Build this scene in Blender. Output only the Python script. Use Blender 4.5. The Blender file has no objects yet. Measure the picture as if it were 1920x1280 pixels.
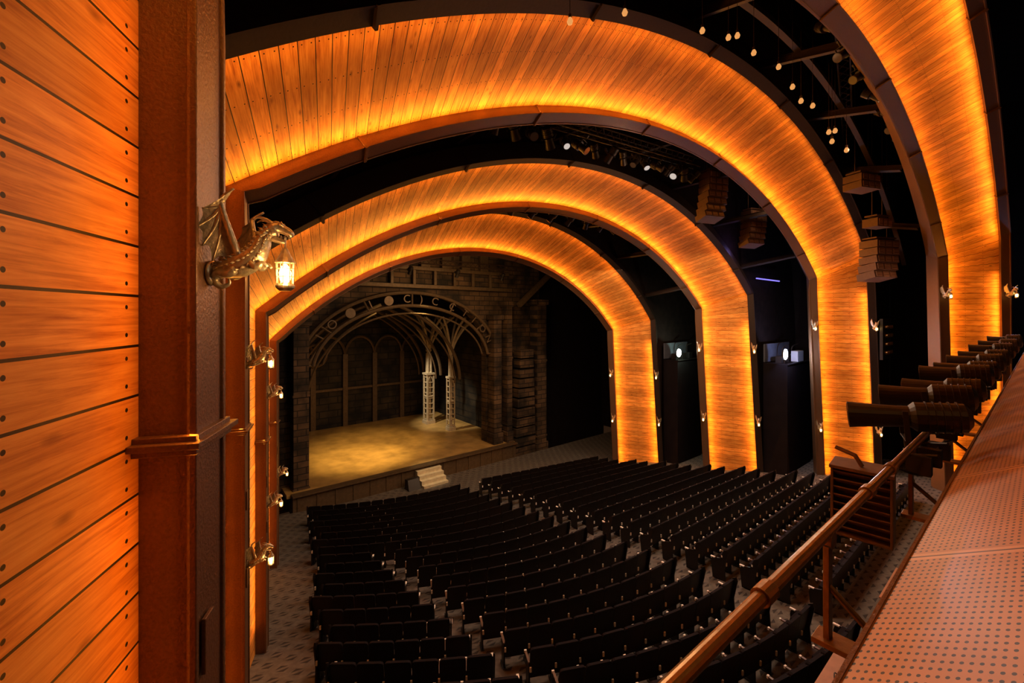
import bpy, math, random
from mathutils import Vector, Matrix
random.seed(7)
RAISE=11.0
sc=bpy.context.scene
try:
    sc.view_settings.view_transform='Standard'
    sc.view_settings.look='None'
except Exception: pass

# ------------------------------------------------------------------ materials
def newmat(name):
    m=bpy.data.materials.new(name); m.use_nodes=True
    nt=m.node_tree; b=nt.nodes['Principled BSDF']
    return m,nt,b
def N(nt,t,**kw):
    n=nt.nodes.new(t)
    for k,v in kw.items(): setattr(n,k,v)
    return n
def mth(nt,op,a,b=None,c=None):
    n=nt.nodes.new('ShaderNodeMath'); n.operation=op
    for i,x in enumerate((a,b,c)):
        if x is None: continue
        if isinstance(x,(int,float)): n.inputs[i].default_value=x
        else: nt.links.new(x,n.inputs[i])
    return n.outputs[0]
def mixc(nt,f,a,b,mode='MIX'):
    n=nt.nodes.new('ShaderNodeMix'); n.data_type='RGBA'; n.blend_type=mode
    for i,x in ((0,f),(6,a),(7,b)):
        if isinstance(x,(int,float)): n.inputs[i].default_value=x
        elif isinstance(x,tuple): n.inputs[i].default_value=x if len(x)==4 else (*x,1)
        else: nt.links.new(x,n.inputs[i])
    return n.outputs[2]
def simple(name,col,rough=.6,metal=0.,noise=.25,scale=8.,bump=.0,spec=.5):
    m,nt,b=newmat(name)
    tc=N(nt,'ShaderNodeTexCoord'); no=N(nt,'ShaderNodeTexNoise'); no.inputs['Scale'].default_value=scale; no.inputs['Detail'].default_value=5
    nt.links.new(tc.outputs['Object'],no.inputs['Vector'])
    c2=tuple(x*(1-noise) for x in col); c3=tuple(min(1,x*(1+noise)) for x in col)
    nt.links.new(mixc(nt,no.outputs['Fac'],c2,c3),b.inputs['Base Color'])
    b.inputs['Roughness'].default_value=rough; b.inputs['Metallic'].default_value=metal
    b.inputs['Specular IOR Level'].default_value=spec
    if bump>0:
        bp=N(nt,'ShaderNodeBump'); bp.inputs['Strength'].default_value=bump; bp.inputs['Distance'].default_value=.01
        nt.links.new(no.outputs['Fac'],bp.inputs['Height']); nt.links.new(bp.outputs[0],b.inputs['Normal'])
    return m
def emis(name,col,st):
    m,nt,b=newmat(name)
    b.inputs['Base Color'].default_value=(0,0,0,1)
    b.inputs['Emission Color'].default_value=(*col,1); b.inputs['Emission Strength'].default_value=st
    return m

def wood_mat():
    m,nt,b=newmat('plank_wood')
    uv=N(nt,'ShaderNodeUVMap'); sp=N(nt,'ShaderNodeSeparateXYZ'); nt.links.new(uv.outputs[0],sp.inputs[0])
    u,v=sp.outputs[0],sp.outputs[1]
    pw=.235
    q=mth(nt,'DIVIDE',u,pw); idx=mth(nt,'FLOOR',q); fr=mth(nt,'FRACT',q)
    dist=mth(nt,'ABSOLUTE',mth(nt,'SUBTRACT',fr,.5))
    gap=mth(nt,'GREATER_THAN',dist,.473)
    wn=N(nt,'ShaderNodeTexWhiteNoise'); wn.noise_dimensions='1D'; nt.links.new(idx,wn.inputs['W'])
    cb=N(nt,'ShaderNodeCombineXYZ')
    nt.links.new(mth(nt,'MULTIPLY',u,26.),cb.inputs[0]); nt.links.new(mth(nt,'ADD',mth(nt,'MULTIPLY',v,1.2),mth(nt,'MULTIPLY',wn.outputs[0],31.)),cb.inputs[1])
    nt.links.new(mth(nt,'MULTIPLY',idx,3.7),cb.inputs[2])
    g=N(nt,'ShaderNodeTexNoise'); g.inputs['Scale'].default_value=1.5; g.inputs['Detail'].default_value=9; g.inputs['Roughness'].default_value=.7; g.inputs['Distortion'].default_value=.5
    nt.links.new(cb.outputs[0],g.inputs['Vector'])
    cb3=N(nt,'ShaderNodeCombineXYZ')
    nt.links.new(mth(nt,'MULTIPLY',u,5.),cb3.inputs[0]); nt.links.new(mth(nt,'ADD',mth(nt,'MULTIPLY',v,1.6),mth(nt,'MULTIPLY',wn.outputs[0],17.)),cb3.inputs[1])
    g2=N(nt,'ShaderNodeTexNoise'); g2.inputs['Scale'].default_value=1.4; g2.inputs['Detail'].default_value=3; nt.links.new(cb3.outputs[0],g2.inputs['Vector'])
    fig=mth(nt,'ADD',mth(nt,'MULTIPLY',g.outputs['Fac'],.66),mth(nt,'MULTIPLY',g2.outputs['Fac'],.34))
    cb2=N(nt,'ShaderNodeCombineXYZ')
    nt.links.new(mth(nt,'MULTIPLY',u,7.),cb2.inputs[0]); nt.links.new(mth(nt,'MULTIPLY',v,3.2),cb2.inputs[1]); nt.links.new(idx,cb2.inputs[2])
    vo=N(nt,'ShaderNodeTexVoronoi'); vo.inputs['Scale'].default_value=.7; nt.links.new(cb2.outputs[0],vo.inputs['Vector'])
    knot=N(nt,'ShaderNodeMapRange'); knot.inputs[1].default_value=.02; knot.inputs[2].default_value=.15; knot.inputs[3].default_value=1; knot.inputs[4].default_value=0
    nt.links.new(vo.outputs['Distance'],knot.inputs[0])
    rp=N(nt,'ShaderNodeValToRGB'); cr=rp.color_ramp
    cr.elements[0].position=.34; cr.elements[0].color=(.38,.105,.018,1)
    cr.elements[1].position=.66; cr.elements[1].color=(.92,.45,.11,1)
    e=cr.elements.new(.5); e.color=(.72,.295,.06,1)
    nt.links.new(fig,rp.inputs[0])
    tone=mth(nt,'ADD',mth(nt,'MULTIPLY',wn.outputs[0],.48),.66)
    cc=N(nt,'ShaderNodeCombineColor')
    for i in range(3): nt.links.new(tone,cc.inputs[i])
    col=mixc(nt,1.,rp.outputs[0],cc.outputs[0],'MULTIPLY')
    col=mixc(nt,mth(nt,'MULTIPLY',knot.outputs[0],.8),col,(.15,.035,.008))
    vr=mth(nt,'SUBTRACT',mth(nt,'FRACT',mth(nt,'DIVIDE',mth(nt,'ADD',v,.22),.62)),.5)
    dv=mth(nt,'MULTIPLY',vr,.62); du=mth(nt,'MULTIPLY',mth(nt,'SUBTRACT',dist,.27),pw)
    rr=mth(nt,'SQRT',mth(nt,'ADD',mth(nt,'MULTIPLY',dv,dv),mth(nt,'MULTIPLY',du,du)))
    nail=mth(nt,'LESS_THAN',rr,.010)
    col=mixc(nt,nail,col,(.008,.004,.003))
    col=mixc(nt,gap,col,(.012,.005,.002))
    nt.links.new(col,b.inputs['Base Color'])
    b.inputs['Roughness'].default_value=.5; b.inputs['Specular IOR Level'].default_value=.15
    bp=N(nt,'ShaderNodeBump'); bp.inputs['Strength'].default_value=.3; bp.inputs['Distance'].default_value=.008
    h=mth(nt,'SUBTRACT',mth(nt,'SUBTRACT',mth(nt,'MULTIPLY',g.outputs['Fac'],.3),mth(nt,'MULTIPLY',gap,1.5)),mth(nt,'MULTIPLY',nail,.8))
    nt.links.new(h,bp.inputs['Height']); nt.links.new(bp.outputs[0],b.inputs['Normal'])
    return m
M_wood=wood_mat()
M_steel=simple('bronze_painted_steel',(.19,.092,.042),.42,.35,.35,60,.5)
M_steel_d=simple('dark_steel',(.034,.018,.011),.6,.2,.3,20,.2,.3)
M_black=simple('black_masking',(.020,.011,.009),.9,0,.6,3,.0,.1)
M_blackwall=simple('black_drape',(.012,.008,.008),.95,0,.4,2,.0,.05)
M_bulb=emis('lantern_flame',(1.,.62,.2),30)
M_cool=emis('cool_led',(.8,.92,1.),120)
M_gold=simple('aged_bronze',(.52,.43,.30),.36,.7,.6,35,.6)
M_seat=simple('seat_fabric',(.009,.005,.006),.85,0,.4,30,.0,.15)
M_seatback=simple('seat_back_shell',(.010,.006,.0045),.45,0,.3,10,.0,.35)
M_arm=simple('armrest_wood',(.12,.06,.03),.4,0,.3,20)
M_hinge=simple('pale_hinge_cover',(.9,.8,.7),.5,0,.1,10)
M_rail=simple('brass_rail',(.34,.20,.08),.33,.8,.3,30,.2)
M_lite=simple('fixture_black',(.018,.013,.011),.42,.1,.3,20,0,.5)
M_lens=simple('fixture_lens',(.25,.22,.2),.1,.6,.1,5)
M_grey=simple('pale_grey_box',(.45,.45,.47),.6,0,.1,5)
M_table=simple('desk_wood',(.42,.18,.07),.5,0,.3,6)
M_glass=emis('bulb_filament',(1.,.42,.12),.8)
M_cloth=simple('louvre_timber',(.20,.10,.045),.6,0,.3,12,.3)

def carpet():
    m,nt,b=newmat('patterned_carpet')
    tc=N(nt,'ShaderNodeTexCoord'); sp=N(nt,'ShaderNodeSeparateXYZ'); nt.links.new(tc.outputs['Object'],sp.inputs[0])
    fx=mth(nt,'FRACT',mth(nt,'DIVIDE',mth(nt,'ADD',sp.outputs[0],mth(nt,'MULTIPLY',mth(nt,'FLOOR',mth(nt,'DIVIDE',sp.outputs[1],.34)),.26)),.52))
    fy=mth(nt,'FRACT',mth(nt,'DIVIDE',sp.outputs[1],.34))
    a=mth(nt,'ABSOLUTE',mth(nt,'SUBTRACT',fx,.5)); c=mth(nt,'ABSOLUTE',mth(nt,'SUBTRACT',fy,.5))
    k=mth(nt,'LESS_THAN',mth(nt,'ADD',mth(nt,'MULTIPLY',a,1.),c),.40)
    k2=mth(nt,'LESS_THAN',c,.12)
    pat=mth(nt,'MULTIPLY',k,mth(nt,'SUBTRACT',1.,k2))
    no=N(nt,'ShaderNodeTexNoise'); no.inputs['Scale'].default_value=7; no.inputs['Detail'].default_value=7; nt.links.new(tc.outputs['Object'],no.inputs['Vector'])
    c1=mixc(nt,no.outputs['Fac'],(.05,.04,.033),(.20,.165,.135))
    c2=mixc(nt,no.outputs['Fac'],(.015,.012,.011),(.05,.04,.036))
    nt.links.new(mixc(nt,pat,c1,c2),b.inputs['Base Color']); b.inputs['Roughness'].default_value=.95
    return m
M_carpet=carpet()
def perf():
    m,nt,b=newmat('perforated_steel')
    uv=N(nt,'ShaderNodeUVMap'); sp=N(nt,'ShaderNodeSeparateXYZ'); nt.links.new(uv.outputs[0],sp.inputs[0])
    def cell(o,s): return mth(nt,'MULTIPLY',mth(nt,'SUBTRACT',mth(nt,'FRACT',mth(nt,'DIVIDE',o,s)),.5),s)
    a=cell(sp.outputs[0],.044); c=cell(sp.outputs[1],.024)
    r=mth(nt,'SQRT',mth(nt,'ADD',mth(nt,'MULTIPLY',mth(nt,'MULTIPLY',a,a),.45),mth(nt,'MULTIPLY',c,c)))
    hole=mth(nt,'LESS_THAN',r,.0058)
    jc=mth(nt,'ABSOLUTE',cell(mth(nt,'ADD',sp.outputs[0],-2.025),1.65))
    j=mth(nt,'LESS_THAN',jc,.007); j2=mth(nt,'LESS_THAN',jc,.04)
    no=N(nt,'ShaderNodeTexNoise'); no.inputs['Scale'].default_value=4; nt.links.new(uv.outputs[0],no.inputs['Vector'])
    col=mixc(nt,no.outputs['Fac'],(.38,.17,.065),(.56,.27,.115))
    col=mixc(nt,hole,col,(.006,.003,.002)); col=mixc(nt,j2,col,(.62,.32,.15)); col=mixc(nt,j,col,(.03,.012,.006))
    nt.links.new(col,b.inputs['Base Color']); b.inputs['Roughness'].default_value=.4; b.inputs['Metallic'].default_value=.3
    return m
M_perf=perf()
def brick(name,c1,c2,mo,sc_,w=.9,h=.35):
    m,nt,b=newmat(name)
    tc=N(nt,'ShaderNodeTexCoord'); mp=N(nt,'ShaderNodeMapping'); mp.inputs['Rotation'].default_value=(math.radians(90),0,0)
    nt.links.new(tc.outputs['Object'],mp.inputs[0])
    br=N(nt,'ShaderNodeTexBrick'); br.inputs['Scale'].default_value=sc_
    br.inputs['Color1'].default_value=(*c1,1); br.inputs['Color2'].default_value=(*c2,1); br.inputs['Mortar'].default_value=(*mo,1)
    br.inputs['Brick Width'].default_value=w; br.inputs['Row Height'].default_value=h; br.inputs['Mortar Size'].default_value=.03
    nt.links.new(mp.outputs[0],br.inputs['Vector'])
    no=N(nt,'ShaderNodeTexNoise'); no.inputs['Scale'].default_value=.9; no.inputs['Detail'].default_value=7; nt.links.new(tc.outputs['Object'],no.inputs['Vector'])
    mr=N(nt,'ShaderNodeMapRange'); mr.inputs[1].default_value=.35; mr.inputs[2].default_value=.65; mr.inputs[3].default_value=.12; mr.inputs[4].default_value=1.
    nt.links.new(no.outputs['Fac'],mr.inputs[0])
    nt.links.new(mixc(nt,1.,br.outputs['Color'],mr.outputs[0],'MULTIPLY'),b.inputs['Base Color'])
    b.inputs['Roughness'].default_value=.8
    return m
M_brick=brick('stage_masonry',(.16,.09,.042),(.075,.042,.02),(.02,.012,.008),1.)
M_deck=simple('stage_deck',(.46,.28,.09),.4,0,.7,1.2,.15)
M_backw=brick('stage_backdrop',(.06,.040,.02),(.03,.020,.01),(.008,.006,.004),.6)
M_stone=simple('pale_stone',(.50,.40,.26),.7,0,.4,5,.3)
M_iron=simple('stage_iron',(.12,.075,.038),.55,.3,.5,6,.2)
M_letter=simple('letter_metal',(.14,.09,.05),.5,.3,.5,6,.2)

# ------------------------------------------------------------------ mesh helper
class MB:
    def __init__(s): s.v=[];s.f=[];s.m=[]
    def add(s,vs,fs,mi=0,M=None):
        o=len(s.v)
        for p in vs:
            p=Vector(p)
            if M is not None: p=M@p
            s.v.append(p)
        for f in fs: s.f.append(tuple(i+o for i in f)); s.m.append(mi)
        return o
    def box(s,c,sz,mi=0,M=None,R=None):
        x,y,z=[k/2 for k in sz]; c=Vector(c)
        vs=[Vector((a*x,b*y,d*z)) for a in(-1,1) for b in(-1,1) for d in(-1,1)]
        if R is not None: vs=[R@p for p in vs]
        vs=[p+c for p in vs]
        s.add(vs,[(0,1,3,2),(4,6,7,5),(0,4,5,1),(2,3,7,6),(0,2,6,4),(1,5,7,3)],mi,M)
    def cyl(s,p0,p1,r0,r1=None,n=12,mi=0,M=None,cap=True):
        r1=r0 if r1 is None else r1
        s.tube([p0,p1],[r0,r1],n,mi,M,cap)
    def tube(s,P,R,n=10,mi=0,M=None,cap=True):
        P=[Vector(p) for p in P]
        if isinstance(R,(int,float)): R=[R]*len(P)
        vs=[];fs=[]; up=None
        for i,p in enumerate(P):
            t=(P[min(i+1,len(P)-1)]-P[max(i-1,0)])
            t=t.normalized() if t.length>1e-9 else Vector((0,0,1))
            if up is None: up=Vector((0,0,1)) if abs(t.z)<.9 else Vector((1,0,0))
            a=t.cross(up).normalized(); b=a.cross(t).normalized(); up=b
            for k in range(n):
                an=2*math.pi*k/n
                vs.append(p+(a*math.cos(an)+b*math.sin(an))*R[i])
        for i in range(len(P)-1):
            for k in range(n):
                fs.append((i*n+k,i*n+(k+1)%n,(i+1)*n+(k+1)%n,(i+1)*n+k))
        if cap:
            fs.append(tuple(range(n))[::-1]); fs.append(tuple((len(P)-1)*n+k for k in range(n)))
        s.add(vs,fs,mi,M)
    def obj(s,name,mats,parent=None,smooth=False,bevel=0):
        me=bpy.data.meshes.new(name); me.from_pydata([tuple(p) for p in s.v],[],s.f)
        for m in mats: me.materials.append(m)
        me.polygons.foreach_set('material_index',s.m)
        if smooth: me.polygons.foreach_set('use_smooth',[True]*len(s.f))
        me.update()
        ob=bpy.data.objects.new(name,me); sc.collection.objects.link(ob)
        if parent: ob.parent=parent
        if bevel:
            md=ob.modifiers.new('b','BEVEL'); md.width=bevel; md.segments=2; md.limit_method='ANGLE'
        return ob
def empty(name,loc=(0,0,0)):
    e=bpy.data.objects.new(name,None); sc.collection.objects.link(e); e.location=loc; e.empty_display_size=.2; return e
def smoothpath(P,k=6):
    P=[Vector(p) for p in P]; out=[]
    for i in range(len(P)-1):
        p0=P[max(i-1,0)];p1=P[i];p2=P[i+1];p3=P[min(i+2,len(P)-1)]
        for j in range(k):
            t=j/k
            out.append(.5*((2*p1)+(-p0+p2)*t+(2*p0-5*p1+4*p2-p3)*t*t+(-p0+3*p1-3*p2+p3)*t**3))
    out.append(P[-1]); return out
def lerp(a,b,t): return a+(b-a)*t
def lin(a,b,n): return [lerp(a,b,i/(n-1)) for i in range(n)]

# ------------------------------------------------------------------ floor
def zf(x,y):
    y0=y-.041*max(0,12.5-x)**2
    return -7.55-.13*min(max(y0,-6),24)
mb=MB(); nx,ny=72,64
for j in range(ny+1):
    for i in range(nx+1):
        x=-4.1+36.2*i/nx; y=-5+29.85*j/ny; mb.v.append(Vector((x,y,zf(x,y))))
for j in range(ny):
    for i in range(nx):
        a=j*(nx+1)+i; mb.f.append((a,a+1,a+nx+2,a+nx+1)); mb.m.append(0)
mb.obj('floor',[M_carpet],smooth=True)

# ------------------------------------------------------------------ arches
LEDC=(1.,.37,.045)
def led_area(parent,c,t,d,length,width,power,col):
    L=bpy.data.lights.new('led_tape','AREA'); L.shape='RECTANGLE'; L.size=length; L.size_y=width; L.energy=power; L.color=col
    o=bpy.data.objects.new('led_tape',L); sc.collection.objects.link(o); o.parent=parent
    x=t.normalized(); z=-(d-x*d.dot(x)).normalized(); y=z.cross(x)
    M=Matrix((x,y,z)).transposed().to_4x4(); M.translation=c; o.matrix_local=M
def arch_path(y,cx,cz,R,xl,xr,lean,nseg=72,nleg=12,ref=None):
    P=[]
    al=math.acos((xl-cx)/R); ar=math.acos((xr-cx)/R)
    zl=cz+R*math.sin(al); zr=cz+R*math.sin(ar)
    zb=zf(xl,y)-.05
    for i in range(nleg):
        z=lerp(zb,zl,i/nleg)
        if ref and i>0: z=ref[i].z
        P.append(Vector((xl,y,z)))
    for i in range(nseg+1):
        a=lerp(al,ar,i/nseg); P.append(Vector((cx+R*math.cos(a),y,cz+R*math.sin(a))))
    zb=zf(xr,y)-.05
    for i in range(1,nleg+1):
        z=lerp(zr,zb,i/nleg)
        if ref and i<nleg: z=ref[nleg+nseg+i].z
        P.append(Vector((xr+lean*(zr-z)/(zr-zb),y,z)))
    return P
NLEG=12
def frames(F,Nn):
    n=len(F); out=[]
    for i in range(n):
        t=((F[min(i+1,n-1)]-F[max(i-1,0)]).normalized()+(Nn[min(i+1,n-1)]-Nn[max(i-1,0)]).normalized()).normalized()
        w=(F[i]-Nn[i]).normalized()
        nn=t.cross(w).normalized()
        if nn.dot(Vector((13,F[i].y,-6))-F[i])<0: nn=-nn
        out.append((t,w,nn))
    return out
def sweep(mb,P,fr,cs,mi=0,i0=0,i1=None,caps=True):
    i1=len(P) if i1 is None else i1
    k=len(cs); vs=[];fs=[]
    for i in range(i0,i1):
        t,w,n=fr[i]
        for a,b in cs: vs.append(P[i]+w*a+n*b)
    m=i1-i0
    for i in range(m-1):
        for j in range(k): fs.append((i*k+j,i*k+(j+1)%k,(i+1)*k+(j+1)%k,(i+1)*k+j))
    if caps: fs.append(tuple(range(k))); fs.append(tuple((m-1)*k+j for j in range(k))[::-1])
    mb.add(vs,fs,mi)
def rect(a0,a1,b0,b1): return [(a0,b0),(a1,b0),(a1,b1),(a0,b1)]

AR=[
 dict(f=(17.9,12.87,-10.35,13.75,2.85,22.9,.6), n=(15.7,12.87,-9.68,14.42,1.95,23.85,.9)),
 dict(f=(12.4,13.0,-12.33,16.83,1.66,23.95,1.0), n=(10.2,12.9,-13.1,18.42,.9,24.65,1.3)),
 dict(f=(7.4,13.4,-16.15,22.08,.62,26.0,1.3),  n=(5.5,13.6,-15.9,22.88,.05,26.6,1.7)),
 dict(f=(2.7,13.0,-15.5,22.1,-.12,25.7,1.7),  n=(1.2,13.4,-16.,23.35,-.8,26.6,2.3)),
]
arches=[]
for k,A in enumerate(AR):
    F=arch_path(*A['f']); Nn=arch_path(*A['n'],ref=F); fr=frames(F,Nn)
    root=empty('timber_arch',(0,0,0))
    mb=MB(); uvs=[]; s=0; nv=6
    for i in range(len(F)):
        if i: s+=((F[i]-F[i-1]).length+(Nn[i]-Nn[i-1]).length)/2 if not (NLEG-1<=i<=NLEG+1) else (F[i]-F[i-1]).length
        L=(F[i]-Nn[i]).length
        for j in range(nv+1):
            mb.v.append(F[i].lerp(Nn[i],j/nv)); uvs.append((s,L*j/nv))
    for i in range(len(F)-1):
        for j in range(nv):
            a=i*(nv+1)+j; mb.f.append((a,a+1,a+nv+2,a+nv+1)); mb.m.append(0)
    ob=mb.obj('plank_soffit',[M_wood],root)
    ul=ob.data.uv_layers.new(name='UVMap')
    for lp in ob.data.loops: ul.data[lp.index].uv=uvs[lp.vertex_index]
    mb=MB()
    sweep(mb,F,fr,rect(0,.33,-.12,.23))
    sweep(mb,F,fr,rect(-.012,.02,.20,.245))
    sweep(mb,F,fr,rect(.31,.345,.20,.245))
    sweep(mb,F,fr,rect(.33,.36,-.5,.23))
    idx=list(range(NLEG+6,len(F)-NLEG,12))
    for i in idx:
        t,w,n=fr[i]; c=F[i]+w*.165+n*.07
        mb.box(c,(.05,.38,.40),0,None,Matrix((t,w,n)).transposed())
    mb.obj('front_flange',[M_steel],root,bevel=.006)
    mb=MB()
    sweep(mb,Nn,fr,rect(-.28,0,-.40,.10))
    sweep(mb,Nn,fr,rect(-.31,-.28,-.44,.14))
    for i in idx:
        t,w,n=fr[i]; c=Nn[i]-w*.15-n*.14
        mb.box(c,(.05,.34,.60),0,None,Matrix((t,w,n)).transposed())
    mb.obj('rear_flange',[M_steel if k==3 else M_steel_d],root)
    L=len(F)
    def tape(P,sgn,i0,i1,step,pw,off,h,col=LEDC):
        i=i0
        while i<i1:
            j=min(i+step,i1); m=(i+j)//2; t,w,n=fr[m]
            ch=P[j]-P[i]; ln=ch.length
            c=(P[i]+P[j])/2+w*off*sgn+n*h
            led_area(root,c,ch,w*sgn-n*.34,ln*.98,.05,pw*ln,col)
            i=j
    pf,pn=(13.5,3.0) if k<3 else (5.,10.)
    if k<3: tape(F,-1,1,NLEG,4,5.,.03,.2)
    else:   tape(F,-1,1,NLEG-1,4,3.3,.02,.24,(1.,.27,.015))
    tape(F,-1,NLEG,L-NLEG-1,5,pf,.03,.2)
    tape(F,-1,L-NLEG-1,L-1,4,9.5,.03,.2)
    tape(Nn,1,NLEG,L-NLEG-1,8,pn,.03,.2)
    tape(Nn,1,L-NLEG,L-1,4,9.5,.03,.18)
    arches.append((F,Nn,fr,root))
    mb=MB(); vs=[];fs=[]
    for i in range(L):
        t,w,n=fr[i]; n2=Vector((n.x,0,n.z)).normalized()
        p=Nn[i]-n2*.2; q=Nn[i]-n2*7
        q.x=min(max(q.x,-4.05),32.05); q.z=min(q.z,10.35)
        p.y=q.y=Nn[i].y+.05; vs+=[p,q]
    for i in range(L-1): fs.append((2*i,2*i+1,2*i+3,2*i+2))
    mb.add(vs,fs); mb.obj('bulkhead_lining',[M_black],root)
    if k:
        F2,N2,fr2,_=arches[k-1]
        mb=MB()
        for i in range(NLEG+8,L-NLEG-4,10):
            t,w,n=fr[i]; p=F[i]+w*.36-n*.55; q=N2[i].copy(); t2,w2,n2=fr2[i]; q=q-n2*.75-w2*.1
            d=(q-p); ln=d.length; d.normalize(); side=t.cross(d).normalized(); tt=d.cross(side)
            R=Matrix((tt,d,side)).transposed()
            for s_ in (-.1,.1): mb.box((p+q)/2+side*s_,(.14,ln,.02),0,None,R)
            mb.box((p+q)/2,(.02,ln,.2),0,None,R)
        mb.obj('roof_purlins',[M_steel_d],root)

for k,zc in ((3,-.62),(2,-1.70),(1,-3.2),(0,-4.0)):
    F,Nn,fr,root=arches[k]; t,w,n=fr[3]
    R=Matrix((n,w,Vector((0,0,1)))).transposed()
    mb=MB(); base=Vector((F[2].x,F[2].y,zc))
    mb.box(base+w*.15+n*.06,(.46,.50,.03),0,None,R)
    mb.box(base+w*.155+n*.06+Vector((0,0,-.03)),(.41,.43,.04),0,None,R)
    mb.box(base+w*.155+n*.06+Vector((0,0,.025)),(.40,.42,.03),0,None,R)
    for dz in (-1.05,-2.2):
        mb.box(base+w*.10+n*.25+Vector((0,0,dz)),(.02,.1,.28),0,None,R)
    mb.obj('post_collar',[M_steel],root,bevel=.004)

mb=MB(); mb.box((14,12,10.5),(36.5,34,.2)); mb.obj('ceiling',[M_blackwall])
mb=MB(); mb.box((-4.2,11,0),(.2,32,21)); mb.obj('wall_left',[M_blackwall])
mb=MB(); mb.box((32.2,11,0),(.2,32,21)); mb.obj('wall_right',[M_blackwall])

# ------------------------------------------------------------------ seats
def seat_parts(mb,M):
    W=.305; out=[(-W,.28),(W,.28),(W,1.00),(W-.02,1.05),(W-.07,1.075),(-W+.07,1.075),(-W+.02,1.05),(-W,1.00)]
    def yb(z): return -.06-.17*(z-.3)
    k=len(out)
    vs=[(x,yb(z)-.05+.04*(x/W)**2,z) for x,z in out]+[(x*.96,yb(z)+.03+.04*(x/W)**2,z*.99) for x,z in out]
    mb.add(vs,[tuple(range(k))],1,M)
    mb.add(vs,[tuple(range(2*k-1,k-1,-1))]+[(i,(i+1)%k,k+(i+1)%k,k+i) for i in range(k)],0,M)
    vs=[(-.25,.03,.36),(.25,.03,.36),(.25,-.02,.78),(-.25,-.02,.78),(-.25,.17,.38),(.25,.17,.38),(.23,.08,.80),(-.23,.08,.80)]
    mb.add(vs,[(0,1,2,3),(7,6,5,4),(0,4,5,1),(3,2,6,7),(1,5,6,2),(0,3,7,4)],0,M)
    mb.box((-.31,.04,.32),(.04,.26,.64),1,M); mb.box((-.31,.09,.66),(.055,.36,.035),2,M)
    mb.box((-.31,.29,.655),(.06,.04,.06),3,M)
    mb.box((-.31,-.215,.60),(.045,.03,.11),3,M)
    mb.box((-.31,.04,.015),(.1,.34,.03),1,M)
def endpanel(mb,M,x):
    out=[(-.20,.0),(.24,.0),(.30,.55),(.26,.68),(-.02,.76),(-.14,1.06),(-.24,1.12),(-.28,1.0),(-.17,.45)]
    k=len(out); vs=[(x-.02,a,b) for a,b in out]+[(x+.02,a,b) for a,b in out]
    mb.add(vs,[tuple(range(k)),tuple(range(2*k-1,k-1,-1))]+[(i,k+i,k+(i+1)%k,(i+1)%k) for i in range(k)],1,M)
    mb.box((x,-.08,.84),(.06,.04,.06),3,M); mb.box((x,.24,.70),(.06,.14,.03),3,M)
SS=.92
def place(x,y,fx,fy):
    d=math.hypot(fx,fy); fx/=d; fy/=d
    return Matrix(((fy*SS,fx*SS,0,x),(-fx*SS,fy*SS,0,y),(0,0,SS,zf(x,y)),(0,0,0,1)))
K=.041; SW=.565; PITCH=.90
bl=MB(); bm=MB(); br_=MB()
rows=[3.75+PITCH*i for i in range(19)]
for Y0 in [2.85,1.95,1.05]+rows:
    x=11.9; prevblock=None
    while True:
        y=Y0+K*(12.5-x)**2
        xl=2.75+.225*(y-10)
        if x<xl or y>23.2: break
        slope=2*K*(12.5-x)
        block=bl if x<5.3 else bm
        if 5.3<=x<6.0 and Y0<13: x-=.35; continue
        M=place(x,y,slope,1)
        seat_parts(block,M)
        if block is not prevblock: endpanel(block,M,.33)
        prevblock=block
        last=(block,M)
        x-=SW/math.hypot(1,slope)
    endpanel(last[0],last[1],-.34)
    if Y0>=3.7:
        x=13.9; first=True
        while True:
            g=-.02*max(0,Y0-6); y=Y0+g*(x-13)
            if x>23.7-.285*(y-7.4): break
            M=place(x,y,-g,1); seat_parts(br_,M)
            if first: endpanel(br_,M,-.34); first=False
            x+=SW
        endpanel(br_,M,.33)
SM=[M_seat,M_seatback,M_arm,M_hinge]
for b in (bl,bm,br_): b.obj('theater_seat_block',SM)

# ------------------------------------------------------------------ balcony
HE=1.2; YE=.42; SL=.56
mb=MB()
def ledge(y,z0=0): return -HE+SL*(YE-y)+z0
x0,x1=.95,27.
vs=[(x0,YE,ledge(YE)),(x1,YE,ledge(YE)),(x1,-.18,ledge(-.18)),(x0,-.18,ledge(-.18))]
mb.add(vs,[(0,3,2,1)],0)
ob=mb.obj('perforated_cover',[M_perf]); ul=ob.data.uv_layers.new(name='UVMap')
UV=[(v[0],(YE-v[1])*1.146) for v in vs]
for lp in ob.data.loops: ul.data[lp.index].uv=UV[lp.vertex_index]
bal=empty('balcony_front'); ob.parent=bal
mb=MB()
mb.box(((x0+x1)/2,YE+.006,-HE-.012),(x1-x0,.014,.04),0)
mb.box(((x0+x1)/2,YE-.12,-HE-.45),(x1-x0,.06,.86),1)
mb.box(((x0+x1)/2,-.6,-HE-.95),(x1-x0,2.2,.2),1)
mb.obj('fascia_and_lip',[M_steel,M_black],bal)
RY=.755; RZ=-1.2
mb=MB()
mb.cyl((.3,RY,RZ),(9.6,RY,RZ),.03,n=16)
for x in (.55,2.85,5.2,7.5,9.4):
    mb.box((x,RY,RZ-.30),(.06,.03,.58),0)
    mb.cyl((x,RY-.03,RZ-.04),(x,RY+.03,RZ-.04),.05,n=12)
    mb.box((x,RY-.12,RZ-.60),(.14,.36,.03),0)
    mb.cyl((x,RY,RZ-.3),(x,RY-.33,RZ-.58),.018,n=8)
for x in (2.0,3.7,4.4): mb.cyl((x-.05,RY,RZ),(x+.05,RY,RZ),.042,n=16)
mb.obj('balcony_handrail',[M_rail],bevel=.003)

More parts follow.
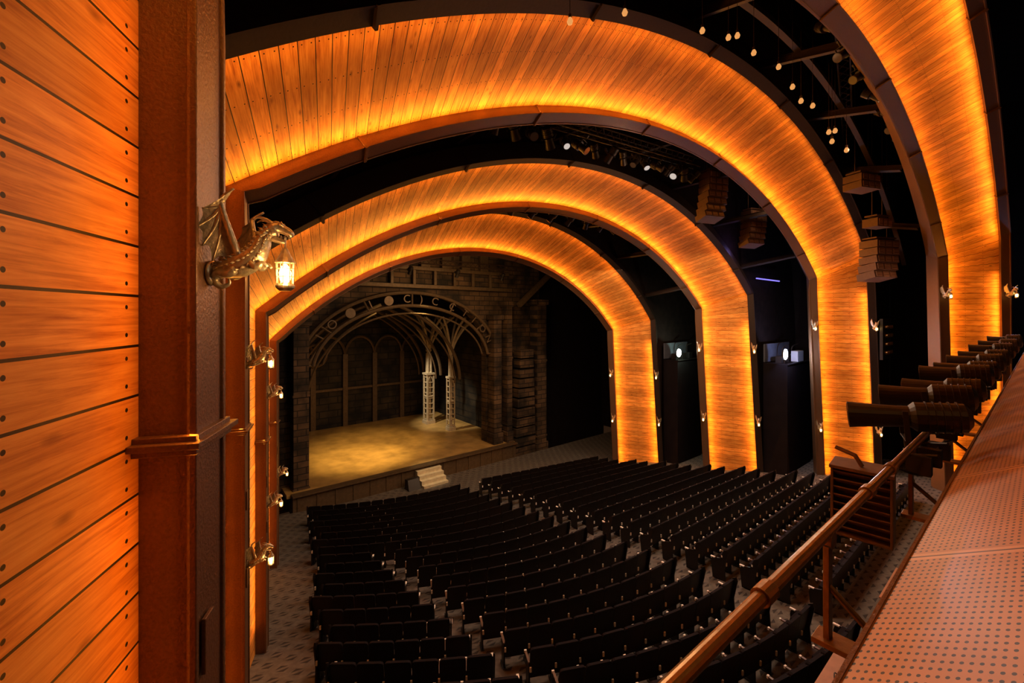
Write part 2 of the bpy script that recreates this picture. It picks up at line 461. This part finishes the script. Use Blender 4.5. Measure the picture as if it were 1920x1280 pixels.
def spotlight(name,loc,L=.55,r=.11,yaw=0,pitch=-8,sc_=1.,lens=None,up=1):
    e=empty(name,loc); e.rotation_euler=(math.radians(pitch),0,math.radians(yaw)); e.scale=(sc_,)*3
    mb=MB()
    P=[(0,-L*.55,0),(0,-L*.5,0),(0,-L*.1,0),(0,-L*.05,0),(0,L*.05,0),(0,L*.4,0),(0,L*.5,0)]
    mb.tube(P,[r*.6,r*1.05,r*1.1,r*.8,r*.8,r*.95,r*1.02],20)
    for k in range(5): mb.cyl((0,-L*.45+k*.05,0),(0,-L*.44+k*.05,0),r*1.16,n=20)
    for s_ in (-1,1): mb.box((s_*r*1.25,0,up*.06),(.012,.04,r*2.2))
    mb.box((0,0,up*(.06+r*1.1)),(r*2.5,.04,.012)); mb.cyl((0,0,up*(.06+r*1.1)),(0,0,up*(.1+r*1.7)),.018,n=8)
    mb.box((0,0,up*(.12+r*1.7)),(.05,.05,.06))
    mb.obj('housing',[M_lite],e,bevel=.002)
    mb=MB(); mb.cyl((0,L*.5,0),(0,L*.505,0),r*.9,n=18); mb.obj('lens',[lens or M_lens],e)
    return e
for x,z,yw,L,r_ in ((5.25,-.93,16,.80,.12),(6.3,-.88,10,.72,.125),(7.5,-.93,2,.7,.13),(8.7,-.86,6,.7,.14),(10.0,-.9,8,.7,.14),(11.5,-.88,4,.7,.15),(13.2,-.9,6,.7,.16),(15.2,-.86,5,.7,.17),(17.6,-.86,3,.7,.18),(20.5,-.84,3,.7,.19)):
    spotlight('stage_spotlight',(x,RY+.06,z),L,r_,yw,-5,1.,None,-1)
mb=MB(); mb.cyl((9.6,RY,-1.22),(22,RY,-1.22),.03,n=10); mb.obj('lighting_pipe',[M_lite])
e=empty('louvred_speaker_cabinet',(5.0,RY+.30,-1.72)); e.rotation_euler=(0,0,math.radians(-84))
mb=MB()
mb.box((-.21,0,0),(.02,.30,.62)); mb.box((.21,0,0),(.02,.30,.62)); mb.box((0,.14,0),(.42,.02,.62)); mb.box((0,0,.31),(.46,.34,.03)); mb.box((0,0,-.31),(.44,.30,.02))
for k in range(8): mb.box((0,-.1,-.26+k*.072),(.40,.10,.012),0,None,Matrix.Rotation(math.radians(-32),3,'X'))
mb.tube([(0,-.05,.33),(-.05,-.05,.42),(-.2,-.02,.46)],[.02]*3,8)
mb.obj('cabinet',[M_cloth],e,bevel=.004)
mb=MB()
for i in range(22):
    x=5.0+i*.55; mb.box((x,RY-.08,-1.28-.05*(i%3)),(.09,.16,.16)); mb.cyl((x,RY-.2,-1.18),(x+.12,RY,-1.24),.014,n=6)
mb.tube(smoothpath([(4.6,RY,-1.24),(5.2,RY-.1,-1.4),(6.2,RY-.08,-1.34),(7.2,RY-.1,-1.42),(9,RY-.08,-1.3)]),.012,6)
mb.tube(smoothpath([(5.6,RY-.12,-1.12),(6.2,RY-.18,-1.0),(7.0,RY-.16,-1.1),(8.2,RY-.18,-1.0),(9.6,RY-.16,-1.12),(11,RY-.16,-1.0)]),.012,6)
mb.obj('cable_clamps',[M_lite])

for (x,y) in ((9.9,2.35),(14.3,2.2)):
    z=zf(x,y); mb=MB()
    mb.box((x,y,z+1.02),(1.9,.62,.04),0)
    for a in(-.85,.85):
        for b in(-.26,.26): mb.box((x+a,y+b,z+.5),(.05,.05,1.0),1)
    mb.box((x,y+.26,z+.35),(1.7,.04,.05),1)
    mb.tube(smoothpath([(x-.5,y,z+1.05),(x-.45,y+.05,z+1.18),(x-.3,y+.08,z+1.2),(x-.2,y,z+1.06)]),.012,6,1)
    mb.obj('production_desk',[M_table,M_lite],bevel=.005)

# ------------------------------------------------------------------ dragon sconce
def dragon_meshes():
    mb=MB(); S=.0029
    def p(x,z,y=0): return ((x-393)*S,y*S,(520-z)*S)
    mb.tube([(-.0,0,0),(.012,0,0),(.018,0,0)],[.068,.068,.05],24)
    mb.tube([(.015,0,0),(.022,0,0)],[.035,.03],16)
    body=smoothpath([p(398,520),p(415,512),p(440,503),p(462,490),p(476,470),p(484,450),p(496,436),p(508,433)],5)
    n=len(body); rr=[]
    ctrl=[11,18,25,24,19,15,14,13]
    for i in range(n):
        t=i/(n-1)*(len(ctrl)-1); a=int(min(t,len(ctrl)-2)); rr.append(lerp(ctrl[a],ctrl[a+1],t-a)*S)
    mb.tube(body,rr,14)
    mb.tube(smoothpath([p(494,434),p(506,428),p(518,431),p(530,438),p(535,446)],4),[x*S for x in [12,13.5,14,14,13.5,12.5,11,10,9,8.5,8.2,8,7.5,7,6,4.5,3.]],12)
    mb.tube(smoothpath([p(500,448),p(512,453),p(524,457)],4),[x*S for x in [8,7.5,7,6.5,6,5.5,4.5,3.5,2]],10)
    for y in(-1,1):
        mb.tube(smoothpath([p(502,424,7*y),p(492,416,10*y),p(480,412,12*y),p(468,417,13*y)],4),[S*x for x in lin(5,1,13)],8)
        mb.tube([p(512,424,9*y),p(517,421,10*y),p(522,427,9*y)],[S*2,S*4,S*1.5],8)
        mb.tube([p(496,440,9*y),p(484,446,15*y),p(476,443,18*y)],[S*4,S*3,S*.6],6)
        for xx in (516,523,530): mb.tube([p(xx,444,5*y),p(xx,452,5*y)],[S*1.8,S*.3],5)
        mb.tube(smoothpath([p(440,508,12*y),p(430,522,20*y),p(412,520,16*y),p(402,528,14*y)],4),[S*x for x in lin(11,4,13)],8)
        mb.tube(smoothpath([p(462,492,12*y),p(474,507,18*y),p(486,500,16*y),p(494,507,14*y)],4),[S*x for x in lin(9,3,13)],8)
        o=0 if y<0 else 26; sh=1 if y<0 else .82
        def q(x,z,yy):
            X=440+(x-440)*sh+o; Z=490+(z-490)*sh
            return p(X,Z,yy*y)
        root=q(446,492,12); wrist=q(424,400,34)
        tips=[q(447,368,44),q(398,408,48),q(388,442,46),q(394,474,38),q(406,500,26)]
        mb.tube(smoothpath([root,q(436,450,26),wrist,q(428,384,40),tips[0]],4),[S*x for x in lin(8,2,17)],8)
        for tp in tips[1:]:
            mid=(Vector(wrist)+Vector(tp))/2+Vector((.012,-.008*y,.004))
            mb.tube(smoothpath([wrist,mid,tp],4),[S*x for x in lin(4.5,1.6,9)],6)
        edge=[]
        tl=[tips[0]]+tips[1:]+[p(436,512,8*y)]
        for a,b in zip(tl[:-1],tl[1:]):
            m=(Vector(a)+Vector(b))/2; m=m.lerp(Vector(wrist),.16)
            edge+= [Vector(a),Vector(a).lerp(m,.55).lerp(Vector(wrist),.04),m,Vector(b).lerp(m,.55).lerp(Vector(wrist),.04)]
        edge.append(Vector(tl[-1]))
        for off in (-.003,.003):
            vs=[Vector(wrist)+Vector((0,off,0))]+[e+Vector((0,off,0)) for e in edge]+[Vector(root)+Vector((0,off,0))]
            mb.add(vs,[(0,i,i+1) for i in range(1,len(vs)-1)])
        for i in range(4,n-4,2):
            b=Vector(body[i]); t=(Vector(body[i+1])-Vector(body[i-1])).normalized(); up=Vector((-t.z,0,t.x)); sd=Vector((0,y,0))
            for a in (-.5,.1,.7,1.2):
                dd=(sd*math.cos(a)+up*math.sin(a))
                mb.tube([b+dd*rr[i]*.88,b+dd*(rr[i]*1.1)-t*.016],[.012,.002],6)
    for i in range(4,n-2,2):
        b=Vector(body[i]); t=(Vector(body[i+1])-Vector(body[i-1])).normalized(); up=Vector((-t.z,0,t.x))
        mb.tube([b+up*rr[i]*.8,b+up*(rr[i]+.022)-t*.01],[.008,.001],6)
    mb.tube(smoothpath([p(412,514),p(400,532),p(410,545),p(424,540),p(424,530)],5),[S*x for x in lin(9,1.6,21)],8)
    lb=MB(); cx=(522-393)*S
    def z(v): return (520-v)*S
    lb.tube([(cx,0,z(448)),(cx,0,z(470))],[.005,.005],6)
    lb.tube([(cx,0,z(466)),(cx,0,z(470)),(cx,0,z(480)),(cx,0,z(494)),(cx,0,z(497))],[.006,.016,.028,.052,.056],12)
    lb.tube([(cx,0,z(538)),(cx,0,z(542)),(cx,0,z(546)),(cx,0,z(552))],[.044,.052,.05,.03],12)
    for k in range(8):
        a=k*math.pi/4; r=.047
        lb.tube([(cx+r*math.cos(a),r*math.sin(a),z(496)),(cx+r*.93*math.cos(a),r*.93*math.sin(a),z(538))],[.0035,.0035],5)
    for zz,r in ((z(508),.046),(z(524),.044)):
        for k in range(8):
            a=k*math.pi/4; b=a+math.pi/4
            lb.tube([(cx+r*math.cos(a),r*math.sin(a),zz),(cx+r*math.cos(b),r*math.sin(b),zz)],[.0025]*2,4)
    gb=MB(); gb.tube([(cx,0,z(536)),(cx,0,z(530)),(cx,0,z(516)),(cx,0,z(505)),(cx,0,z(499))],[.014,.028,.032,.022,.006],12)
    return mb,lb,gb,(cx,0,z(517))
mD,mL,mG,lp=dragon_meshes()
tmp=[mD.obj('dragon_body',[M_gold],smooth=True),mL.obj('lantern_cage',[M_gold]),mG.obj('lantern_flame',[M_bulb],smooth=True)]
def sconce(pos,xdir,zs=1.0,light=0):
    xd=Vector(xdir).normalized(); zd=Vector((0,0,1)); yd=zd.cross(xd).normalized()
    M=Matrix((xd,yd,zd)).transposed().to_4x4()
    e=empty('dragon_lantern_sconce'); e.matrix_world=Matrix.Translation(pos)@M@Matrix.Scale(zs,4)
    for o in tmp:
        c=bpy.data.objects.new(o.name,o.data); sc.collection.objects.link(c); c.parent=e
    if light:
        L=bpy.data.lights.new('lantern_light','POINT'); L.color=(1,.5,.15); L.energy=light; L.shadow_soft_size=.03
        lo=bpy.data.objects.new('lantern_light',L); sc.collection.objects.link(lo); lo.parent=e; lo.location=(lp[0]+.02,-.09,lp[2]+.0)
for k,zs in ((3,(.22,-2.9)),(2,(-.75,-3.75)),(1,(-2.1,-4.9)),(0,(-6.0,))):
    F,Nn,fr,root=arches[k]; t,w,n=fr[3]
    for z in zs:
        pos=Vector((F[2].x,F[2].y,z))+w*.17+n*.235
        sconce(pos,n,.96 if k==3 else .85,3 if k==3 else 1.5)
for k,zs in ((0,(-4.1,-7.3)),(1,(-1.9,-6.2)),(2,(-.6,-5.6)),(3,(.6,))):
    F,Nn,fr,root=arches[k]
    for z in zs:
        for P,a,b in ((F,.18,.25),(Nn,-.2,.12)):
            best=min(range(len(P)-NLEG,len(P)),key=lambda i:abs(P[i].z-z)); t,w,n=fr[best]
            sconce(P[best]+w*a+n*b,n,1.1,0)
for o in tmp: bpy.data.objects.remove(o)

# ------------------------------------------------------------------ bulbs, speakers, rigging
mb=MB(); gl=MB()
for x,z in ((4.2,3.95),(5.4,4.6),(7.75,5.3),(8.8,5.6),(9.2,5.8),(10,5.75),(11.4,5.95),(12.3,5.77),(12.9,5.6),(13.8,5.75),(15.2,5.4),(15.8,5.6),(15.5,5.2),(17,5.3)):
    s=.034+.0022*x
    mb.cyl((x,4,z+s*1.2),(x,4,10.4),.005,n=5); mb.cyl((x,4,z+s*1.1),(x,4,z+s*2.2),s*.5,n=8)
    gl.tube([(x,4,z-s*1.1),(x,4,z-s*.8),(x,4,z),(x,4,z+s*.7),(x,4,z+s*1.3)],[s*.2,s*.75,s,s*.7,s*.4],10)
r=empty('hanging_bulb_cluster'); mb.obj('cables',[M_steel_d],r); gl.obj('glass_bulbs',[M_glass],r,smooth=True)

M_spk=simple('speaker_cabinet',(.12,.06,.038),.6,0,.3,10); M_lens2=simple('speaker_grille',(.30,.16,.09),.5,.3,.3,40)
def linearray(loc,n,w,h,d,yaw,curve=5):
    e=empty('line_array_speaker',loc); e.rotation_euler=(0,0,math.radians(yaw)); mb=MB()
    y=0;z=0;a=0
    for i in range(n):
        R=Matrix.Rotation(math.radians(-a),3,'X')
        c=Vector((0,y,z)); mb.box(c,(w,d,h*.90),0,None,R)
        for sx in(-.32,0,.32):
            mb.box(c+R@Vector((sx*w,-d/2-.015,0)),(w*.24,.03,h*.66),1,None,R)
            for q in (-.2,.2): mb.box(c+R@Vector((sx*w,-d/2-.034,q*h)),(w*.2,.01,h*.06),0,None,R)
        y+=math.sin(math.radians(a))*h; z-=math.cos(math.radians(a))*h; a+=curve
    mb.box((0,0,h*.75),(w*.9,d*.8,.06))
    for sx in(-.35,.35): mb.cyl((sx*w,0,h*.7),(sx*w,0,10.38-loc[2]),.015,n=5)
    mb.obj('cabinets',[M_spk,M_lens2],e,bevel=.01)
linearray((17.8,8.7,5.8),7,1.0,.28,.6,-20,3); linearray((22,8.8,4.85),6,1.0,.28,.6,-20,3)
linearray((25.3,4.75,3.2),5,1.3,.36,.8,-25,3); linearray((21.6,4.6,5.4),2,1.1,.3,.7,-20,3)
linearray((23.6,4.5,3.9),1,.9,.4,.6,-20,3)
def truss(name,p0,p1,s=.3):
    mb=MB(); p0=Vector(p0);p1=Vector(p1); d=(p1-p0); L=d.length; d.normalize(); up=Vector((0,0,1)); sd=d.cross(up).normalized()
    cs=[sd*a*s/2+up*b*s/2 for a,b in((-1,-1),(1,-1),(1,1),(-1,1))]
    for c in cs: mb.cyl(p0+c,p1+c,.025,n=6)
    k=int(L/s/1.3)
    for i in range(k):
        a=p0+d*L*i/k; b=p0+d*L*(i+1)/k
        for j in range(4): mb.cyl(a+cs[j],b+cs[(j+1)%4],.014,n=5)
    return mb.obj(name,[M_steel_d])
truss('lighting_truss',(3,8.8,5.2),(16.6,8.8,6.1)); truss('lighting_truss',(8,3.2,7.9),(24,3.2,6.9)); truss('lighting_truss',(4,14,4.9),(20,14,5.1)); truss('lighting_truss',(14,3.4,8.),(21,4.9,7.2))
M_hot=emis('hot_lens',(1.,.8,.45),6)
M_dim=emis('dim_lens',(1.,.85,.75),.6)
for i in range(18):
    x=5.2+i*.66+random.uniform(-.15,.15); spotlight('stage_spotlight',(x,8.8,5.2+(x-3)*.066-.55),.5,.12,random.choice((0,160,200,90,-60,30)),random.uniform(-60,-25),random.uniform(.8,1.2),M_dim if i%3==0 else None)
for i in range(12):
    x=5.5+i*1.15; spotlight('stage_spotlight',(x,14,4.45),.5,.12,random.uniform(-50,50),random.uniform(-60,-25),1.1)
for i in range(9):
    x=12+i*1.4; spotlight('stage_spotlight',(x,3.2,7.0-(x-8)/16),.5,.12,random.choice((0,150,200,60)),-35,1.,M_dim if i%3==0 else None)
for x in (11.6,15,18.8):
    spotlight('stage_spotlight',(x,24.6,2.75),.5,.13,0,-60,1.,M_hot)
truss('lighting_truss',(6,24.6,3.4),(21,24.6,3.4))
mb=MB(); P=[]
for i in range(60):
    a=lerp(math.radians(128),math.radians(52),i/59); P.append(Vector((13.6+23.3*math.cos(a),4.3,-15.9+23.3*math.sin(a))))
fr=[]
for i in range(60):
    t=(P[min(i+1,59)]-P[max(i-1,0)]).normalized(); w=Vector((0,1,0)); n=t.cross(w); fr.append((t,w,n))
sweep(mb,P,fr,rect(-.08,.08,-.07,.07)); mb.obj('ceiling_steel_rib',[M_steel_d])
mb=MB(); mb.box((2.2,4.0,3.75),(.6,.06,.3)); mb.cyl((2.2,4,3.9),(2.2,4,10.38),.02,n=6); mb.obj('ceiling_monitor',[M_lite],bevel=.01)

# ------------------------------------------------------------------ side booths on the right
M_panel=simple('grey_wall_panel',(.08,.08,.10),.8,0,.5,3)
def booth(x,y,w,d,ztop):
    mb=MB(); zb=zf(x,y)-.02
    mb.box((x,y,(ztop+zb)/2),(w,d,ztop-zb),0); mb.box((x,y-d/2-.02,ztop+.02),(w,.08,.06),1)
    mb.box((x,y+d/2-.05,ztop+.55),(w,.08,1.0),2)
    for k in range(3): mb.box((x-w*.3+k*w*.3,y,ztop+.2),(w*.14,.3,.38),1)
    for k in range(2): mb.tube(smoothpath([(x-w*.2+k*w*.4,y,ztop+.1),(x-w*.2+k*w*.4,y,ztop+.8),(x-w*.1+k*w*.4,y-.2,ztop+1.)]),.03,6,1)
    mb.obj('side_control_booth',[M_blackwall,M_lite,M_panel])
booth(27.8,9.3,3.6,1.2,-2.7); booth(26.4,15.0,2.8,1.,-2.9)
mb=MB(); mb.box((28.1,8.9,-2.36),(.9,.35,.6)); mb.obj('equipment_cabinet',[M_grey],bevel=.02)
def led(x,y,z,r,e,col,nm='work_light'):
    em=empty(nm,(x,y,z)); mb=MB(); mb.box((0,.08,0),(.4,.1,.34)); mb.cyl((0,.02,0),(0,.04,0),r*1.2,n=16); mb.cyl((0,.08,-.13),(0,.08,-.5),.02,n=6); mb.obj('housing',[M_lite],em)
    mb=MB(); mb.cyl((0,.0,0),(0,.02,0),r,n=16); mb.obj('lens',[M_cool],em)
    L=bpy.data.lights.new('lamp','POINT'); L.color=col; L.energy=e; L.shadow_soft_size=.05
    lo=bpy.data.objects.new('lamp',L); sc.collection.objects.link(lo); lo.parent=em; lo.location=(.1,-.35,0.1)
led(25.5,8.6,-2.1,.27,200,(.40,.52,1.)); led(25.0,14.4,-2.4,.24,100,(.6,1.,.8)); led(27.6,1.0,1.9,.14,80,(.4,.55,1.))
mb=MB()
for i in range(5):
    for j in range(4): mb.cyl((27.4+i*.28,4.9,-.6-j*.42),(27.4+i*.28,4.82,-.6-j*.42),.09,n=10,mi=1)
mb.box((27.9,5.0,-1.2),(1.7,.12,2.),0); mb.obj('lamp_rack',[M_lite,M_rail])
mb=MB(); mb.box((26.7,9.9,2.0),(3.2,.06,.06)); mb.obj('blue_neon_strip',[emis('blue_strip',(.25,.2,1.),1.4)])

# ------------------------------------------------------------------ stage
ZS=-9.6
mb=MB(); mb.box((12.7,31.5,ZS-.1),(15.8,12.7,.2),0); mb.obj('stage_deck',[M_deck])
mb=MB(); mb.box((12.65,25.0,-10.3),(15.2,.25,1.36),0)
for i in range(16): mb.box((5.3+i*.98,24.86,-10.3),(.08,.06,1.3),0)
mb.box((12.65,24.9,ZS-.02),(15.3,.5,.08),0)
mb.obj('stage_front_wall',[M_iron])
mb=MB()
for k in range(5): mb.box((12.9,24.68-.3*k,ZS-.22-.22*k-.3),(1.7,.3,.6),0)
mb.obj('stage_steps',[M_stone])
mb=MB(); zb=zf(11.6,24.3)
vs=[(11.2,23.9,zb),(12,23.9,zb),(12,24.5,zb),(11.2,24.5,zb),(11.25,24.2,zb+.6),(11.95,24.2,zb+.6),(12,24.5,zb+.6),(11.2,24.5,zb+.6)]
mb.add(vs,[(3,2,1,0),(4,5,6,7),(0,1,5,4),(1,2,6,5),(2,3,7,6),(3,0,4,7)]); mb.obj('stage_wedge_monitor',[M_lite])
mb=MB(); mb.box((13,38.2,-3),(26,.2,16)); mb.obj('wall_backstage',[M_backw])
mb=MB(); mb.box((4.6,32.5,-3),(.3,11,16)); mb.obj('wall_stage_left',[M_backw])
mb=MB(); mb.box((21.2,32.5,-3),(.3,11,16)); mb.obj('wall_stage_right',[M_backw])
mb=MB()
for i in range(5):
    x=6.6+i*2.6; mb.box((x,37.9,-6.5),(.4,.25,6.2),0)
    for a in range(14):
        t0=math.pi*a/14; t1=math.pi*(a+1)/14
        mb.cyl((x+1.3-1.3*math.cos(t0),37.9,-3.6+1.7*math.sin(t0)),(x+1.3-1.3*math.cos(t1),37.9,-3.6+1.7*math.sin(t1)),.12,n=6)
for a in range(20):
    t0=2*math.pi*a/20; t1=2*math.pi*(a+1)/20
    mb.cyl((9.3+.9*math.cos(t0),37.6,-3.4+.9*math.sin(t0)),(9.3+.9*math.cos(t1),37.6,-3.4+.9*math.sin(t1)),.1,n=6)
mb.box((12.5,37.95,-6.4),(14,.18,.2),0)
mb.obj('backstage_set_arcade',[M_iron])
mb=MB()
OX0,OX1,OZ=6.1,18.6,-2.6; cxo=(OX0+OX1)/2
pts=[]
for i in range(25):
    a=math.pi*(1-i/24); pts.append((cxo+(OX1-OX0)/2*math.cos(a),OZ+4.2*math.sin(a)))
vs=[];fs=[]
for (x,z) in pts: vs+=[(x,26.4,z),(x,26.4,6.5),(x,27.0,z)]
for i in range(24): fs+=[(3*i,3*i+1,3*i+4,3*i+3),(3*i,3*i+3,3*i+5,3*i+2)]
mb.add(vs,fs)
mb.box(((-4+OX0)/2,26.7,-2),(OX0+4,.6,18)); mb.box(((OX1+24)/2,26.7,-2),(24-OX1,.6,18))
mb.obj('wall_proscenium',[M_brick])
mb=MB(); mb.box((28.2,26.7,-2),(8.3,.6,25)); mb.box((14,26.72,8.4),(36,.5,4.2)); mb.obj('wall_masking',[M_blackwall])
mb=MB()
def pil(x,y,w,d,z0,z1):
    mb.box((x,y,(z0+z1)/2),(w,d,z1-z0)); mb.box((x,y,z0+.4),(w*1.25,d*1.2,.8)); mb.box((x,y,z1-.2),(w*1.3,d*1.25,.4)); mb.box((x,y,z0+1.3),(w*1.12,d*1.1,.14)); mb.box((x,y,lerp(z0,z1,.6)),(w*1.12,d*1.1,.16))
pil(5.6,25.9,.8,.8,-10.9,-.2); pil(19.0,25.8,.7,.8,-9.6,0); pil(20.0,25.6,.5,.7,-9.6,1); pil(23.0,25.4,1.0,.9,-10.9,1.2)
for k in range(11): mb.box((21.4,25.5-.02*k,-10.5+.75*k),(2.1-.08*k,.9,.62))
mb.obj('stage_stone_pilaster_group',[M_brick],bevel=.03)
mb=MB()
R=Matrix.Rotation(math.radians(-38),3,'Y'); mb.box((22.3,25.0,2.0),(4.2,.35,.35),0,None,R)
for z in (1.9,3.1): mb.box((12.5,26.1,z),(16,.3,.25),0)
for i in range(9): mb.box((6.4+i*1.55,26.15,2.5),(.2,.2,1.3),0)
for i in range(8): mb.box((7+i*1.6,26.15,3.9),(.7,.3,1.4),0)
mb.obj('stage_header_beams',[M_iron],bevel=.02)
ar=empty('stage_iron_arch')
mb=MB()
def ap(r,dz,t,y=25.9):
    a=math.pi*(1-t); return Vector((12.35+ (6.1+r)*math.cos(a), y, -3.4+dz+(4.0+r)*math.sin(a)))
for r in (0,.85):
    mb.tube([ap(r,0,.04+.92*i/60) for i in range(61)],.11,8)
for i in range(0,61,10):
    t=.04+.92*i/60; mb.cyl(ap(0,0,t),ap(.85,0,t),.06,n=6)
mb.tube([ap(-.5,0,.05+.9*i/60) for i in range(61)],.06,6)
mb.obj('arch_ribs',[M_iron],ar)
mb=MB()
for t in (.29,.42):
    c=ap(.42,0,t,25.85); mb.cyl(c,c+Vector((0,-.05,0)),.30,n=20)
mb.obj('disc_ornaments',[M_letter],ar)
for ch,t in (('I',.16),('O',.22),('I',.36),('C',.48),(')',.53),('C',.58),('C',.65),('T',.71),('I',.76),('O',.82),('N',.88)):
    cu=bpy.data.curves.new('letter','FONT'); cu.body=ch; cu.size=.72; cu.extrude=.03; cu.align_x='CENTER'; cu.align_y='CENTER'
    cu.materials.append(M_letter)
    o=bpy.data.objects.new('arch_letter_'+('bracket' if ch==')' else ch),cu); sc.collection.objects.link(o); o.parent=ar
    o.location=ap(.42,0,t,25.82); a=math.pi*(1-t); o.rotation_euler=(math.radians(90),-(a-math.pi/2),0)
def gcol(x,y,s=1.,ws=1.):
    e=empty('gothic_lattice_column',(x,y,ZS)); mb=MB()
    H=4.4*s; W=ws
    mb.box((0,0,.15),(1.0*W,1.0*W,.3)); mb.box((0,0,H),(1.0*W,1.0*W,.16)); mb.box((0,0,H*.55),(.85*W,.85*W,.1))
    for a in(-1,1):
        for b in(-1,1): mb.box((a*.36*W,b*.36*W,H/2),(.15*W,.15*W,H))
    mb.box((0,0,H/2),(.34*W,.34*W,H))
    for k in range(9):
        z=.4+k*H/9.5
        for a in(-1,1): mb.box((0,a*.36*W,z),(.72*W,.05,.06)); mb.box((a*.36*W,0,z),(.05,.72*W,.06))
    for a in (-1,1):
        mb.tube(smoothpath([(a*.36*W,-.38*W,H*.78),(a*.2*W,-.38*W,H*.9),(0,-.38*W,H*.96)],4),.04,6)
    for k in range(4):
        a=k*math.pi/2+math.pi/4; mb.tube([(.25*W*math.cos(a),.25*W*math.sin(a),H),(.22*W*math.cos(a),.22*W*math.sin(a),H+1.8)],[.1*W,.09*W],8)
    mb.tube([(0,0,H),(0,0,H+.2),(0,0,H+1.9),(0,0,H+2.1)],[.3*W,.18*W,.2*W,.34*W],10)
    for k in range(8):
        a=k*math.pi/4
        mb.tube(smoothpath([(0,0,H+1.7),(.4*math.cos(a),.4*math.sin(a),H+2.9),(1.2*math.cos(a),1.2*math.sin(a),H+4.1),(2.3*math.cos(a),2.3*math.sin(a),H+5.0)],6),.09,7)
    mb.obj('column',[M_stone],e)
gcol(17.9,34.2,1,.85); gcol(18.25,31.0,1.,.62)
mb=MB()
for yy in (29.5,32.6,35.8):
    for sgn in (-1,1):
        P=[]
        for i in range(25):
            a=math.radians(58)*i/24
            R0=11.2; cx=12.3-sgn*(R0-5.9)
            P.append(Vector((cx+sgn*R0*math.cos(a),yy,-5.2+R0*math.sin(a)*.62)))
        mb.tube(P,.13,7); mb.tube([q+Vector((-sgn*.45,0,-.25)) for q in P[:-2]],.07,6)
mb.obj('stage_vault_ribs',[M_iron])

# ------------------------------------------------------------------ lights
def area(name,loc,target,size,e,col,sy=None):
    L=bpy.data.lights.new(name,'AREA'); L.energy=e; L.color=col; L.size=size
    if sy: L.shape='RECTANGLE'; L.size_y=sy
    o=bpy.data.objects.new(name,L); sc.collection.objects.link(o); o.location=loc
    o.rotation_euler=(Vector(target)-Vector(loc)).to_track_quat('-Z','Y').to_euler(); return o
def spot(name,loc,target,ang,e,col,blend=.5,rad=.2):
    L=bpy.data.lights.new(name,'SPOT'); L.energy=e; L.color=col; L.spot_size=math.radians(ang); L.spot_blend=blend; L.shadow_soft_size=rad
    o=bpy.data.objects.new(name,L); sc.collection.objects.link(o); o.location=loc
    o.rotation_euler=(Vector(target)-Vector(loc)).to_track_quat('-Z','Y').to_euler(); return o
def point(name,loc,e,col,r=.1):
    L=bpy.data.lights.new(name,'POINT'); L.energy=e; L.color=col; L.shadow_soft_size=r
    o=bpy.data.objects.new(name,L); sc.collection.objects.link(o); o.location=loc
spot('stage_wash',(12,27.4,3.2),(11.5,30.5,-9.6),50,4600,(1.,.64,.20),.9,.4)
spot('stage_wash',(14,24,2.7),(10.0,28.6,-9.6),32,9000,(1.,.66,.20),.9,.4)
spot('column_key',(12,31,1.0),(18.1,33,-7.),34,4200,(1.,.85,.6),.6,.3)
spot('steps_key',(13,20,4.),(12.9,24.5,-10),12,3400,(1.,.8,.45),.6,.2)
area('proscenium_wash',(14,19,2.0),(15,26.5,-3),4,330,(1.,.56,.22))
area('house_fill',(9,8.6,3.2),(9,8.8,-9),3,400,(1.,.72,.50),3)  # unseen overhead fills, added to lift the seats and carpet
area('house_fill',(19.5,8.3,3.1),(19.5,8.6,-9),3,620,(1.,.72,.50),3)
area('house_fill',(9,14.3,2.8),(9,14.6,-9),3,240,(1.,.72,.50),3)
area('house_fill',(19,14.3,2.6),(19,14.6,-9),3,260,(1.,.72,.50),3)
point('rig_fill',(12,8.0,4.4),16,(1.,.6,.35)); point('rig_fill',(21,7.9,5.0),14,(1.,.6,.35)); point('rig_fill',(17,3.9,5.3),16,(1.,.5,.28)); point('rig_fill',(25,4.0,1.4),10,(1.,.5,.28))  # invented points with no fixture, so bulbs, purlins and speakers show
point('rig_worklight_blue',(22.5,9.6,3.4),12,(.4,.3,1.))
spot('balcony_fill',(3.,-.5,2.6),(2.9,.05,-1.),84,120,(1.,.43,.10),.9,.3)  # added spot without a fixture, brightens the perforated cover only
area('sconce_fill',(1.5,1.6,.9),(.45,2.75,.2),.2,2.6,(1.,.84,.6))  # extra unseen source added to brighten the nearest dragon
w=bpy.data.worlds.new('w'); sc.world=w; w.use_nodes=True
w.node_tree.nodes['Background'].inputs[0].default_value=(1.,.45,.2,1); w.node_tree.nodes['Background'].inputs[1].default_value=.02

for o in list(sc.objects):
    if o.parent is None: o.location.z+=RAISE
cd=bpy.data.cameras.new('camera'); cam=bpy.data.objects.new('camera',cd); sc.collection.objects.link(cam); sc.camera=cam
cam.location=(0,0,RAISE); cam.rotation_euler=(math.radians(90),0,math.radians(-38.66))
cd.sensor_width=36; cd.lens=15; cd.shift_y=-50/1920; cd.clip_start=.02; cd.clip_end=200
